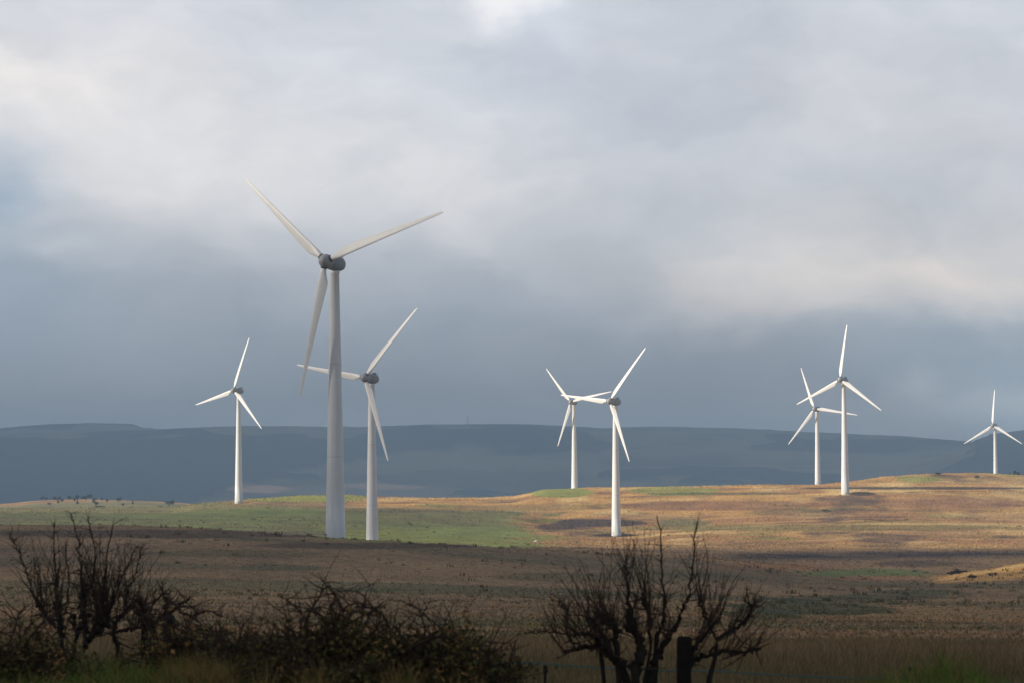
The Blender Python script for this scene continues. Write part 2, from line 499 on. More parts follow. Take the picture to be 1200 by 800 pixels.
def mat_attr(name, rough=.85, trans=.0):
    mt, t, b, out = mat_new(name)
    at = t.node('ShaderNodeAttribute', attribute_name="col")
    tc = t.node('ShaderNodeTexCoord')
    n = t.noise(tc.outputs['Object'], 4, 3, .6)
    c = t.mix(1.0, at.outputs['Color'], t.ramp(t.maprange(n, .3, .7), [(0, (.8, .8, .8)), (1, (1.2, 1.2, 1.2))]), 'MULTIPLY')
    t.put(b.inputs['Base Color'], c)
    b.inputs['Roughness'].default_value = rough; b.inputs['Specular IOR Level'].default_value = .15
    if trans:
        tr = t.node('ShaderNodeBsdfTranslucent'); t.put(tr.inputs[0], c)
        mx = t.node('ShaderNodeMixShader'); mx.inputs[0].default_value = trans
        t.l.new(b.outputs[0], mx.inputs[1]); t.l.new(tr.outputs[0], mx.inputs[2]); t.l.new(mx.outputs[0], out.inputs[0])
    return mt


M_LAND = mat_land()
M_GRASS = mat_attr("grass_blades", .8, .3)
M_TUSS = mat_attr("tussock_grass", .9, .2)
M_BARK = mat_simple("dark_bark", (.028, .022, .018), .95, .35, 9, .01, .1)
M_TWIG = mat_simple("twig_bark", (.055, .036, .026), .9, .3, 12, 0, .1)
M_BRAMBLE = mat_simple("bramble_leaf", (.085, .075, .022), .8, .5, 7, 0, .15)
M_DEAD = mat_simple("dead_leaf", (.26, .15, .055), .9, .4, 6, 0, .1)
M_WOOD = mat_simple("weathered_post", (.015, .012, .010), .95, .4, 8, .01, .1)
M_CONIF = mat_simple("conifer_green", (.030, .045, .025), .9, .4, .8, 0, .1)
M_GORSE = mat_simple("gorse_green", (.035, .045, .022), .9, .4, .8, 0, .1)
M_WIRE = mat_simple("teal_rope", (.06, .15, .15), .6, .1, 5, 0, .3)
M_STONE = mat_simple("pale_stone", (.62, .60, .55), .9, .15, 2, .02, .1)
M_MAST = mat_simple("mast_steel", (.30, .31, .32), .6, .1, 1, 0, .4)


def mat_paint(name, c, rough, streak=.06):
    mt, t, b, out = mat_new(name)
    tc = t.node('ShaderNodeTexCoord'); o = tc.outputs['Object']
    n = t.noise(t.vmath('MULTIPLY', o, (1.4, 1.4, .07)), 1.0, 5, .6)
    n2 = t.noise(o, .5, 4, .5)
    cc = t.ramp(t.maprange(n, .3, .7), [(0, tuple(v * (1 - streak * 1.6) for v in c)), (1, tuple(min(1, v * (1 + streak)) for v in c))])
    cc = t.mix(t.math('MULTIPLY', t.maprange(n2, .45, .75), .18), cc, (c[0] * .72, c[1] * .71, c[2] * .66))
    t.put(b.inputs['Base Color'], cc)
    if name == "tower_paint":      # grime line at the section flanges, dirt at the foot
        sp = t.node('ShaderNodeSeparateXYZ'); t.l.new(o, sp.inputs[0])
        z = sp.outputs[2]
        for zz in (15.2, 32.2):
            g = t.math('LESS_THAN', t.math('ABSOLUTE', t.math('SUBTRACT', z, zz)), .11)
            cc = t.mix(t.math('MULTIPLY', g, .22), cc, (.30, .31, .31))
        g = t.maprange(t.math('ADD', z, t.math('MULTIPLY', n, 3)), 1.0, 6.0, .35, 0.0)
        cc = t.mix(g, cc, (.42, .43, .38))
        t.put(b.inputs['Base Color'], cc)
    b.inputs['Roughness'].default_value = rough; b.inputs['Specular IOR Level'].default_value = .35
    return mt


M_TOWER = mat_paint("tower_paint", (.80, .81, .80), .45)
M_BLADE = mat_paint("blade_gelcoat", (.82, .82, .79), .4, .04)
M_NAC = mat_paint("nacelle_grey", (.30, .32, .35), .55, .08)
M_HUB = mat_paint("hub_grey", (.38, .38, .39), .5, .08)
M_COLLAR = mat_simple("dark_collar", (.09, .09, .10), .6, .1, 2)


# ------------------------------------------------------------------ ground sheet and hills
def sheet(name, ys, half, nu, zf, mat, cf):
    us = np.linspace(-1, 1, nu)
    us = np.sign(us) * np.abs(us) ** 1.25
    hw = np.array([half(y) for y in ys])
    X = us[None, :] * hw[:, None]; Y = np.repeat(np.array(ys)[:, None], nu, 1)
    Z = zf(X, Y)
    V = np.stack([X, Y, Z], -1).reshape(-1, 3)
    r, c = len(ys), nu
    i = (np.arange(r - 1)[:, None] * c + np.arange(c - 1)[None, :]).ravel()
    Fc = np.stack([i, i + 1, i + 1 + c, i + c], 1)
    col = cf(X, Y).reshape(-1, 3)
    return mesh_np(name, V, Fc, mat, smooth=True, col=col)


ys = list(np.linspace(-280, 6, 30)) + list(np.geomspace(8, 60, 90)) + list(np.geomspace(62, 420, 170)) \
    + list(np.linspace(423, 1500, 420)) + list(np.linspace(1505, 2150, 110)) + list(np.linspace(2180, 5200, 40))
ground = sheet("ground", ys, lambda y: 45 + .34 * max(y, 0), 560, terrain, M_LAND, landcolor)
tag(ground, kind="structure")

HX = [-1200, -400, 0, 30, 60, 110, 155, 165, 220, 280, 420, 500, 620, 700, 760, 860, 950, 1000, 1060, 1120, 1160, 1200, 1400, 2000]
HR = [
    (4300, [(0, 640)]), (4700, [(0, 615), (600, 618), (1200, 612)]), (5100, [(0, 588), (200, 585), (600, 590), (1000, 590), (1200, 575)]),
    (5600, [(0, 562), (200, 560), (600, 566), (1000, 560), (1060, 550), (1120, 530), (1160, 514), (1200, 509), (1400, 500)]),
    (5900, [(0, 548), (600, 552), (1000, 548), (1120, 535), (1160, 522), (1200, 516), (1400, 505)]),
    (6500, [(0, 524), (200, 518), (600, 520), (1000, 528), (1200, 530)]),
    (7000, [(-400, 508), (0, 507), (60, 506), (160, 504), (220, 501), (280, 498.5), (420, 500), (500, 497), (620, 496.5), (700, 501), (760, 499.5), (860, 501), (950, 506), (1000, 508.5), (1060, 511), (1120, 516), (1160, 519), (1200, 521), (2000, 530)]),
    (7400, [(0, 512), (600, 506), (1200, 528)]),
    (8200, [(-400, 500), (0, 503), (30, 500), (60, 498), (110, 497), (155, 498), (165, 502), (220, 505), (600, 506), (1200, 528)]),
    (9000, [(0, 515), (1200, 535)]), (10500, [(0, 560)]),
]
HAZ = (np.array(HX) - 600) / F
HT = np.array([[P(x, v, D)[2] for x, v in zip(HX, np.interp(HX, [p[0] for p in pts], [p[1] for p in pts]))] for D, pts in HR])


def hillz(X, Y):
    sh = X.shape; Xr = X.ravel(); Yr = Y.ravel()
    rows = hermite([r[0] for r in HR], HT, Yr)
    a = np.clip(Xr / Yr, HAZ[0], HAZ[-1] - 1e-9)
    i = np.clip(np.searchsorted(HAZ, a) - 1, 0, len(HAZ) - 2)
    t = (a - HAZ[i]) / (HAZ[i + 1] - HAZ[i]); n = np.arange(len(Xr))
    z = rows[n, i] * (1 - t) + rows[n, i + 1] * t
    k = np.clip((Yr - 4500) / 800, 0, 1)
    z = z + k * (6 * fbm(Xr / 420, Yr / 420, 71, 4) * (1 - .75 * sstep(Yr, 6600, 6950)) + 1.6 * fbm(Xr / 45, Yr / 60, 77, 3))
    # plantation edges stand above the bare hill
    f = forest(Xr, Yr)
    f = f * (1 - .6 * sstep(Yr, 7900, 8000))
    z = z + f * (7 + 3 * vnoise(Xr / 9, Yr / 9, 91)) * (1 - .85 * sstep(Yr, 6700, 6900) * (1 - sstep(Yr, 7900, 8000)))
    return z.reshape(sh)


def forest(X, Y):
    f = fbm(X / 420, Y / 500, 83, 3) + .1 * fbm(X / 60, Y / 60, 85, 2)
    az_ = X / Y
    f = f + .55 * sstep(-az_, .03, .14) * (1 - sstep(Y, 6300, 6700)) + .5 * sstep(az_, .13, .17) * (1 - sstep(Y, 5600, 6200))
    f = f + .8 * sstep(Y, 8000, 8100) * sstep(-az_, .115, .15)
    return sstep(f, .18, .22)


def hillcol(X, Y):
    c = np.empty(X.shape + (3,)); c[:] = (.24, .21, .13)
    n = fbm(X / 300, Y / 380, 95, 4); n2 = fbm(X / 90, Y / 130, 97, 4)
    mk = sstep(n, .0, .4)[..., None]; c = c * (1 - mk) + np.array([.10, .07, .05]) * mk
    mk = sstep(n2, .15, .5)[..., None] * .6; c = c * (1 - mk) + np.array([.07, .085, .045]) * mk
    x = 600 + F * X / Y
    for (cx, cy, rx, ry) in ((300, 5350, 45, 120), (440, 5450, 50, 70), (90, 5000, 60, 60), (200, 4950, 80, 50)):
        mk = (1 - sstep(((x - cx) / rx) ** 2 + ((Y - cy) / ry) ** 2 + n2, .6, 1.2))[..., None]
        c = c * (1 - mk) + np.array([.60, .36, .20]) * mk  # sunlit patches, put into the hill colour as a lighter tone
    mk = forest(X, Y)[..., None]; c = c * (1 - mk) + np.array([.012, .018, .014]) * mk
    return c


hys = list(np.linspace(4300, 5000, 40)) + list(np.linspace(5010, 7100, 300)) + list(np.linspace(7120, 10500, 100))
hills = sheet("hills", hys, lambda y: .40 * y, 900, hillz, M_LAND, hillcol)
tag(hills, kind="structure")


# ------------------------------------------------------------------ clouds out of view, shaped to shade the land (they stand behind and to the left)
CB = 1520.0
off = to_sun * (CB / to_sun[2])
DENS = .05
SCL = math.sin(SUN_EL) / DENS


def shade(X, Y):
    """optical depth wanted over the land"""
    wig = 55 * fbm(X / 170, Y / 170, 101, 3)
    t = (2.0 + .9 * sstep(Y, 430, 500) + 1.2 * (1 - sstep(Y, 40, 110))) * (1 - sstep(Y + wig * .35 - .10 * X, 530, 650))
    t = np.maximum(t, (1.35 - .95 * sstep(X, 100, 145)) * (1 - sstep(Y + wig * .7, 790, 940)) * (Y > 380))
    lft = 1 - sstep(X + 30 * fbm(X / 90, Y / 90, 105, 2), -60, 40)
    t = np.maximum(t, .5 * lft * sstep(Y, 600, 700) * (1 - sstep(Y, 1190, 1310)))
    hole = np.exp(-((X - 136) / 40) ** 2 - ((Y - 590) / 62) ** 2)
    t = t * (1 - .92 * np.clip(hole * 1.3, 0, 1))
    far = 2.6 * sstep(Y, 2300, 3300)
    brk = np.exp(-((X + 480) / 260) ** 2 - ((Y - 5400) / 260) ** 2)
    far = far * (1 - .6 * brk) * (.85 + .3 * vnoise(X / 500, Y / 500, 111))
    t = np.maximum(t, far)
    return t


def cloud_body(name, gx, gy, mask=lambda X, Y: 1.0):
    Xg, Yg = np.meshgrid(gx, gy)
    T = shade(Xg, Yg) * SCL
    ed = np.ones_like(T)
    for k in range(6):
        f = k / 6.0
        ed[k, :] = np.minimum(ed[k, :], f); ed[-1 - k, :] = np.minimum(ed[-1 - k, :], f)
        ed[:, k] = np.minimum(ed[:, k], f); ed[:, -1 - k] = np.minimum(ed[:, -1 - k], f)
    T = T * ed
    T = np.maximum(T * mask(Xg, Yg), 0)
    T[T < .25] = 0
    mid = CB + off[2] * 0 + 22 * fbm(Xg / 260, Yg / 260, 121, 2)
    top = np.stack([Xg + off[0], Yg + off[1], mid + T / 2], -1).reshape(-1, 3)
    bot = np.stack([Xg + off[0], Yg + off[1], mid - T / 2], -1).reshape(-1, 3)
    r, c = Xg.shape
    i = (np.arange(r - 1)[:, None] * c + np.arange(c - 1)[None, :]).ravel()
    Tm = T.reshape(-1)
    q = np.stack([i, i + 1, i + 1 + c, i + c], 1)
    n = r * c
    # closing rim
    rim = list(range(0, c)) + [k * c + c - 1 for k in range(1, r)] + [n - 1 - k for k in range(1, c)] + [k * c for k in range(r - 2, 0, -1)]
    rim = np.array(rim); nx = np.roll(rim, -1)
    side_ = np.stack([rim, rim + n, nx + n, nx], 1)
    V = np.concatenate([top, bot])
    use = Tm[q].max(1) > 0
    q = q[use]
    used = np.zeros(2 * n, bool); used[q.ravel()] = True; used[q.ravel() + n] = True
    idx = np.cumsum(used) - 1
    return mesh_np(name, V[used], [idx[q], idx[q[:, ::-1] + n]], M_CLOUD, smooth=True)


M_CLOUD = bpy.data.materials.new("shade_cloud_vapour")
M_CLOUD.use_nodes = True
t_ = NT(M_CLOUD.node_tree); t_.n.clear()
o_ = t_.node('ShaderNodeOutputMaterial'); v_ = t_.node('ShaderNodeVolumePrincipled')
v_.inputs['Color'].default_value = (.9, .9, .92, 1); v_.inputs['Density'].default_value = DENS
t_.l.new(v_.outputs[0], o_.inputs['Volume'])
c1 = cloud_body("shade_clouds", np.arange(-420, 720, 16.0), np.arange(-500, 1400, 16.0))
tag(c1, kind="structure")
c2 = cloud_body("shade_clouds", np.arange(-3400, 3400, 90.0), np.arange(2250, 8500, 90.0),
                lambda X, Y: 1 - sstep(X, .19 * Y + 50, .19 * Y + 350))
tag(c2, kind="structure")

# ------------------------------------------------------------------ haze
HZ = (-4600, 4600, -330, 10900, -95, 330)
hv = np.array([[x, y, z] for z in (HZ[4], HZ[5]) for y in (HZ[2], HZ[3]) for x in (HZ[0], HZ[1])], float)
hf = np.array([[0, 2, 3, 1], [4, 5, 7, 6], [0, 1, 5, 4], [2, 6, 7, 3], [0, 4, 6, 2], [1, 3, 7, 5]])
M_HAZE = bpy.data.materials.new("haze_air")
M_HAZE.use_nodes = True
t_ = NT(M_HAZE.node_tree); t_.n.clear()
o_ = t_.node('ShaderNodeOutputMaterial'); v_ = t_.node('ShaderNodeVolumePrincipled')
v_.inputs['Color'].default_value = (.48, .69, .92, 1); v_.inputs['Density'].default_value = 1.95e-4
t_.l.new(v_.outputs[0], o_.inputs['Volume'])
haze = mesh_np("haze", hv, hf, M_HAZE)
tag(haze, kind="stuff")


# ------------------------------------------------------------------ shape helpers
def loft(rings_list, close_ends=True):
    n = len(rings_list[0]); V = np.concatenate(rings_list)
    k = len(rings_list)
    j = np.arange(n)
    Fq = np.concatenate([np.stack([r * n + j, r * n + (j + 1) % n, (r + 1) * n + (j + 1) % n, (r + 1) * n + j], 1) for r in range(k - 1)])
    faces = [Fq]
    if close_ends:
        faces += [np.arange(n)[::-1][None, :], (np.arange(n) + (k - 1) * n)[None, :]]
    return V, faces


def circ(n, rx, ry=None, p=2.0):
    a = np.arange(n) / n * 2 * math.pi
    ry = rx if ry is None else ry
    c, s = np.cos(a), np.sin(a)
    return np.sign(c) * np.abs(c) ** (2 / p) * rx, np.sign(s) * np.abs(s) ** (2 / p) * ry


# ------------------------------------------------------------------ wind turbines
H = 50.6; R = 25.0; TILT = math.radians(4.5); CONE = 1.0


def tower_shape():
    rs = []
    prof = [(-3, 1.90), (0, 1.87), (.35, 1.87), (.36, 1.82), (8, 1.675), (15, 1.52), (24, 1.34), (32, 1.17), (40, 1.0), (H - 1.9, .82), (H - 1.8, .92), (H - 1.35, .95)]
    for z, r_ in prof:
        x, y = circ(28, r_); rs.append(np.stack([x, y, np.full(28, z)], 1))
    return loft(rs)


def blade_shape():
    rs = []; n = 16
    for r_ in [.9, 1.1, 1.4, 1.7, 2.1, 2.5, 2.9, 3.3, 3.7, 4.1, 4.6, 5.3, 6.2, 8, 10, 12.5, 15, 17.5, 20, 22, 23.6, 24.5, 24.9, 25.0]:
        if r_ < 1.2: ch, th, bl = 1.0, 1.0, 0
        else:
            bl = min(1, (r_ - 1.1) / 3.4); bl = bl * bl * (3 - 2 * bl)
            full = 1.98 - (r_ - 3.8) * .074
            ch = 1.0 * (1 - bl) + full * bl; th = 1.0 * (1 - bl) + full * (.30 - .0065 * r_) * bl
        if r_ > 24: ch *= {24.5: .85, 24.9: .55, 25.0: .2}.get(r_, 1)
        tw = math.radians(15 * (1 - r_ / 25) ** 1.6 + 1.5) * bl
        a = np.arange(n) / n * 2 * math.pi
        cx = np.cos(a); sy = np.sin(a)
        # leading edge at +x, thin trailing edge at -x
        x = (cx * .5 - .0) * ch - bl * .20 * ch
        fat = (1 - bl) + bl * (.55 + .45 * cx) ** .75 * 1.15
        y = sy * .5 * th * fat
        X = x * math.cos(tw) + y * math.sin(tw); Y = -x * math.sin(tw) + y * math.cos(tw)
        Y = Y + CONE * (r_ / R) ** 1.6
        rs.append(np.stack([X, Y, np.full(n, r_)], 1))
    return loft(rs)


def nacelle_shape():
    rs = []
    for s, hw, hh, zc in [(2.15, .55, .55, .05), (2.1, .95, .95, .05), (1.7, 1.15, 1.2, .05), (.8, 1.28, 1.38, .08), (-.6, 1.32, 1.42, .1), (-1.6, 1.22, 1.26, .12), (-2.2, 1.04, 1.04, .14), (-2.65, .78, .76, .15), (-2.9, .45, .42, .15), (-2.96, .15, .15, .15)]:
        x, z = circ(24, hw, hh, 2.6)
        rs.append(np.stack([x, np.full(24, -s), z + zc], 1))     # y = downwind
    return loft(rs)


def hub_shape():
    rs = []
    for s, r_ in [(-1.25, 1.0), (-1.2, 1.22), (-.2, 1.32), (.4, 1.22), (.9, .92), (1.25, .6), (1.42, .28), (1.46, .06)]:
        x, z = circ(24, r_); rs.append(np.stack([x, np.full(24, -s), z], 1))
    return loft(rs)


def collar_shape():
    rs = []
    for z, r_ in [(.75, .62), (1.18, .62), (1.2, .60), (1.42, .60), (1.44, .5)]:
        x, y = circ(20, r_); rs.append(np.stack([x, y, np.full(20, z)], 1))
    return loft(rs)


def vent_shape():
    rs = []
    for z, k in [(1.38, 1), (1.72, 1), (1.80, .85)]:
        x, y = circ(12, .42 * k, .7 * k, 5); rs.append(np.stack([x, y + 1.1, np.full(12, z)], 1))
    return loft(rs)


def anem_shape():
    parts = []; fs = []; o = 0
    for (x0, y0, z0, z1, r_) in [(-.35, 2.3, 1.0, 2.35, .045), (.35, 2.3, 1.0, 2.35, .045)]:
        rs = []
        for z in (z0, z1):
            x, y = circ(6, r_); rs.append(np.stack([x + x0, y + y0, np.full(6, z)], 1))
        V, f = loft(rs); parts.append(V); fs += [q + o for q in f]; o += len(V)
    return np.concatenate(parts), fs


_t = tower_shape(); _b = blade_shape(); _n = nacelle_shape(); _h = hub_shape(); _c = collar_shape(); _v = vent_shape(); _a = anem_shape()
SH = {}


def part(name, key, data, mat, parent, mw):
    if key not in SH:
        o = mesh_np(name, data[0], data[1], mat, parent, smooth=True)
        SH[key] = o.data
        md = None
    else:
        o = bpy.data.objects.new(name, SH[key]); COL.objects.link(o); o.parent = parent
    o.matrix_parent_inverse = Matrix.Identity(4)
    o.matrix_local = mw
    return o


TURB = [  # hub x, hub z, depth, yaw, phase, label
    (-34.0, 46.0, 518, 27.3, 108.4, "nearest and tallest wind turbine with dark nacelle, one blade hanging down left of its tower"),
    (-41.3, 38.0, 796, 32.0, 19.4, "grey-white wind turbine just right of the tallest one, partly crossed by its tower"),
    (-127.9, 56.9, 1305, 36.4, 43.7, "bright white wind turbine alone at the left, above the green slope"),
    (37.0, 41.9, 1079, 39.2, 22.3, "taller right-hand wind turbine of the crossing pair in the middle, standing on the brown moor"),
    (31.4, 59.1, 1528, 30.7, 101.5, "smaller left-hand wind turbine of the crossing pair, its base hidden behind the ridge"),
    (148.1, 58.8, 1283, 34.4, 54.7, "tall sunlit wind turbine on orange moor, one blade almost straight up, taller of right pair"),
    (167.3, 56.1, 1574, 27.2, 80.8, "smaller wind turbine behind the ridge left of the tall sunlit one on the right"),
    (329.7, 57.3, 1953, 33.9, 58.6, "smallest and farthest wind turbine at the right edge beyond the orange ridge"),
]
for (hx, hz, D, psi, ph, lab) in TURB:
    psi = math.radians(psi); ph = math.radians(ph)
    ax = np.array([-math.sin(psi) * math.cos(TILT), -math.cos(psi) * math.cos(TILT), math.sin(TILT)])
    side = np.array([math.cos(psi), -math.sin(psi), 0]); wv = np.cross(side, ax)
    hub = np.array([hx, D, hz])
    axis_pt = hub - ax * 3.3
    root = empty("wind_turbine", (axis_pt[0], axis_pt[1], axis_pt[2] - H))
    tag(root, lab, "wind turbine", "white three-bladed wind turbines on the moor")
    # tower foot follows the land
    part("tower", "tower", _t, M_TOWER, root, Matrix.Identity(4))
    up_ = np.cross(ax, side) ; up_ = up_ if up_[2] > 0 else -up_
    yv = -ax; xv = np.cross(yv, up_)
    nm = Matrix.Identity(4)
    for i in range(3):
        nm[i][0] = xv[i]; nm[i][1] = yv[i]; nm[i][2] = up_[i]
    nm.translation = Vector((0, 0, H))
    nac = part("nacelle", "nacelle", _n, M_NAC, root, nm)
    part("vent", "vent", _v, M_COLLAR, nac, Matrix.Identity(4))
    part("wind_sensor", "anem", _a, M_COLLAR, nac, Matrix.Identity(4))
    hm = nm.copy(); hl = hub - np.array([axis_pt[0], axis_pt[1], axis_pt[2] - H])
    hm.translation = Vector([float(v) for v in hl])
    hubo = part("hub", "hub", _h, M_HUB, root, hm)
    for k in range(3):
        a = ph + k * 2 * math.pi / 3
        e = side * math.sin(a) + wv * math.cos(a)
        tt = np.cross(e, ax)
        bm_ = Matrix.Identity(4)
        for i in range(3):
            bm_[i][0] = tt[i]; bm_[i][1] = -ax[i]; bm_[i][2] = e[i]
        bm_.translation = hm.translation
        part("blade", "blade", _b, M_BLADE, root, bm_)
        part("blade_collar", "collar", _c, M_COLLAR, hubo, hm.inverted() @ bm_)


# ------------------------------------------------------------------ tubes
class Tubes:
    def __init__(s): s.V = []; s.F = []; s.o = 0

    def add(s, pts, rad, n=5):
        pts = np.asarray(pts, float); k = len(pts)
        rad = np.asarray(rad, float)
        d = np.gradient(pts, axis=0); d /= np.linalg.norm(d, axis=1)[:, None] + 1e-9
        ref = np.where(np.abs(d[:, 2:3]) > .9, np.array([[1., 0, 0]]), np.array([[0, 0, 1.]]))
        u = np.cross(d, ref); u /= np.linalg.norm(u, axis=1)[:, None] + 1e-9
        v = np.cross(d, u)
        a = np.arange(n) / n * 2 * math.pi
        ring = pts[:, None, :] + rad[:, None, None] * (np.cos(a)[None, :, None] * u[:, None, :] + np.sin(a)[None, :, None] * v[:, None, :])
        s.V.append(ring.reshape(-1, 3))
        j = np.arange(n)
        f = np.concatenate([np.stack([r * n + j, r * n + (j + 1) % n, (r + 1) * n + (j + 1) % n, (r + 1) * n + j], 1) for r in range(k - 1)])
        s.F.append(f + s.o); s.o += k * n

    def build(s, name, mat, parent, origin):
        V = np.concatenate(s.V) - np.array(origin)[None, :]
        return mesh_np(name, V, np.concatenate(s.F), mat, parent, smooth=True)


def smooth_path(ctrl, n, wob, rng):
    ctrl = np.asarray(ctrl, float)
    t = np.linspace(0, len(ctrl) - 1, n)
    out = hermite(np.arange(len(ctrl)), ctrl, t) if len(ctrl) > 2 else np.stack([np.interp(t, [0, 1], ctrl[:, i]) for i in range(3)], 1)
    w_ = rng.normal(0, wob, (n, 3)); w_[0] = 0
    return out + w_


def shoot(tw, rng, p, d, L, r0, depth=0, up=.35, spur=1.0):
    """thin, slightly wavering shoot with short side spurs"""
    n = max(4, int(L / .07)); st = L / n
    pts = [p.copy()]; d = d / np.linalg.norm(d)
    for i in range(n):
        d = d + rng.normal(0, .13, 3) + np.array([0, 0, up * st * 1.6])
        d /= np.linalg.norm(d); p = p + d * st; pts.append(p.copy())
    rad = r0 * np.linspace(1, .28, len(pts)) ** .9
    tw.add(pts, rad, 4)
    if depth > 0:
        for i in range(1, len(pts) - 1):
            if rng.random() < .42 * spur:
                sd = rng.normal(0, 1, 3); sd[2] = abs(sd[2]) * .6 + .2; sd = sd / np.linalg.norm(sd) + d * .5
                shoot(tw, rng, pts[i], sd, L * rng.uniform(.06, .24), rad[i] * .6, depth - 1, up, spur)


def bare_tree(name, D, limbs, dens, hgt, seed, label, cat="tree", gnarl=1.0, px2=1.0, topcap=None, group=None):
    rng = np.random.default_rng(seed)
    base = P(limbs[0][0][0][0], limbs[0][0][0][1], D)
    base[2] = float(terrain(np.array([base[0]]), np.array([base[1]]))[0])
    root = empty(name, base); tag(root, label, cat, group)
    tb = Tubes(); tw = Tubes()
    k = D / F
    starts = []
    cxm = float(np.mean([q_[0] for l_ in limbs for q_ in l_[0]]))
    x0_c = lambda p: float(to_px(*p)[0])
    for li, (pts, r0, r1) in enumerate(limbs):
        off_d = rng.uniform(-.28, .28)
        ctrl = []
        for i, (x, y) in enumerate(pts):
            dd = D + off_d * (i / max(1, len(pts) - 1)) + rng.normal(0, .04)
            ctrl.append(P(x, y, dd))
        n = max(6, len(pts) * 5)
        if li < 99 and pts[0][1] > 752:
            ctrl[0][2] = min(ctrl[0][2], base[2] - .12) if pts[0][1] > 760 else ctrl[0][2]
        q = smooth_path(ctrl, n, .007 * gnarl, rng)
        rad = (r1 * .8 + (r0 * .54 - r1 * .8) * (1 - np.linspace(0, 1, n)) ** 1.3) * k * (1 + .16 * rng.standard_normal(n).clip(-1.5, 1.5) * gnarl)
        rad = np.maximum(rad, .0034)
        tb.add(q, rad, 7)
        for i in range(n):
            f = i / (n - 1)
            if f > .25:
                if r1 > 1.05 or f < .35: starts.append((q[i], f, rad[i], q[min(i + 1, n - 1)] - q[max(i - 1, 0)]))
                elif rng.random() < .8:
                    for _ in range(3):
                        sd = rng.normal(0, .8, 3); sd[2] = abs(sd[2]) * .7 + .35
                        shoot(tw, rng, q[i].copy(), sd, rng.uniform(.08, .34) * (1.1 - .6 * f), max(.0028, rad[i] * .35), 1, .3)
        # knobs where old cuts healed
        for _ in range(int(2 * gnarl * len(pts))):
            i = rng.integers(n // 4, n)
            dd = rng.normal(0, 1, 3); dd /= np.linalg.norm(dd)
            tb.add([q[i], q[i] + dd * rad[i] * 1.4, q[i] + dd * rad[i] * 2.2], [rad[i] * .8, rad[i] * .75, rad[i] * .2], 5)
    for _ in range(dens):
        p, f, r_, dr = starts[rng.integers(len(starts))]
        d = rng.normal(0, .30, 3); d[1] *= .8; d[2] = 1
        d[0] += (x0_c(p) - cxm) / 520
        d = d + .35 * dr / (np.linalg.norm(dr) + 1e-9)
        x0, y0 = to_px(*p)
        mx = hgt if topcap is None else min(hgt, max(.15, (y0 - topcap(x0)) * k))
        L = mx * rng.uniform(.25, 1.0) ** 1.2
        shoot(tw, rng, p.copy(), d, L, rng.uniform(.0030, .0054), 2, .25, 1.5)
    # crooked side twigs low down
    for _ in range(int(dens * .4)):
        p, f, r_, dr = starts[rng.integers(len(starts))]
        d = rng.normal(0, 1, 3); d[2] *= .5
        shoot(tw, rng, p.copy(), d, rng.uniform(.08, .28), rng.uniform(.005, .011), 1, 0.1)
    tb.build("trunk", M_BARK, root, base)
    tw.build("twigs", M_TWIG, root, base)
    return root


# right-hand hawthorn
cap_r = lambda x: 640 + 0.0 * x - 45 * math.exp(-((x - 775) / 60) ** 2) + 55 * max(0, (abs(x - 770) - 60) / 60)
bare_tree("hawthorn_tree", 24, [
    ([(742, 806), (733, 788), (714, 768), (705, 757), (690, 757), (676, 759), (661, 764)], 9, 2.2),
    ([(745, 806), (730, 785), (716, 768), (708, 748), (697, 732), (688, 721)], 9, 4),
    ([(690, 757), (676, 754), (666, 748), (664, 732), (664, 716), (657, 708), (643, 699)], 2.6, .9),
    ([(665, 742), (650, 741), (636, 740), (618, 742)], 2.0, .6),
    ([(748, 806), (744, 785), (750, 762), (744, 740), (738, 724)], 11, 7),
    ([(744, 740), (737, 715), (735, 690), (734, 662)], 5, 1.4),
    ([(758, 806), (764, 784), (774, 760), (788, 742), (797, 720), (807, 696), (811, 662), (816, 612)], 10, 1.0),
    ([(765, 783), (768, 752), (778, 725), (778, 690), (774, 650), (772, 606)], 6, 1.0),
    ([(785, 806), (803, 786), (822, 770), (848, 763), (872, 763), (892, 759)], 8, 2.4),
    ([(822, 770), (842, 750), (860, 738), (874, 726), (881, 712), (874, 702)], 6, 1.4),
    ([(800, 786), (812, 762), (828, 742), (842, 724)], 5, 2.4),
    ([(733, 788), (722, 760), (722, 735), (708, 728), (700, 718)], 7, 4),
    ([(714, 768), (700, 748), (684, 742), (672, 744)], 5, 1.8),
    ([(750, 762), (762, 742), (760, 720), (752, 700)], 5, 2),
    ([(842, 750), (826, 722), (818, 700)], 3.5, 1.2),
], 340, .86, 5, "large bare hawthorn with gnarled spreading limbs at bottom centre, behind the thick post", topcap=cap_r)

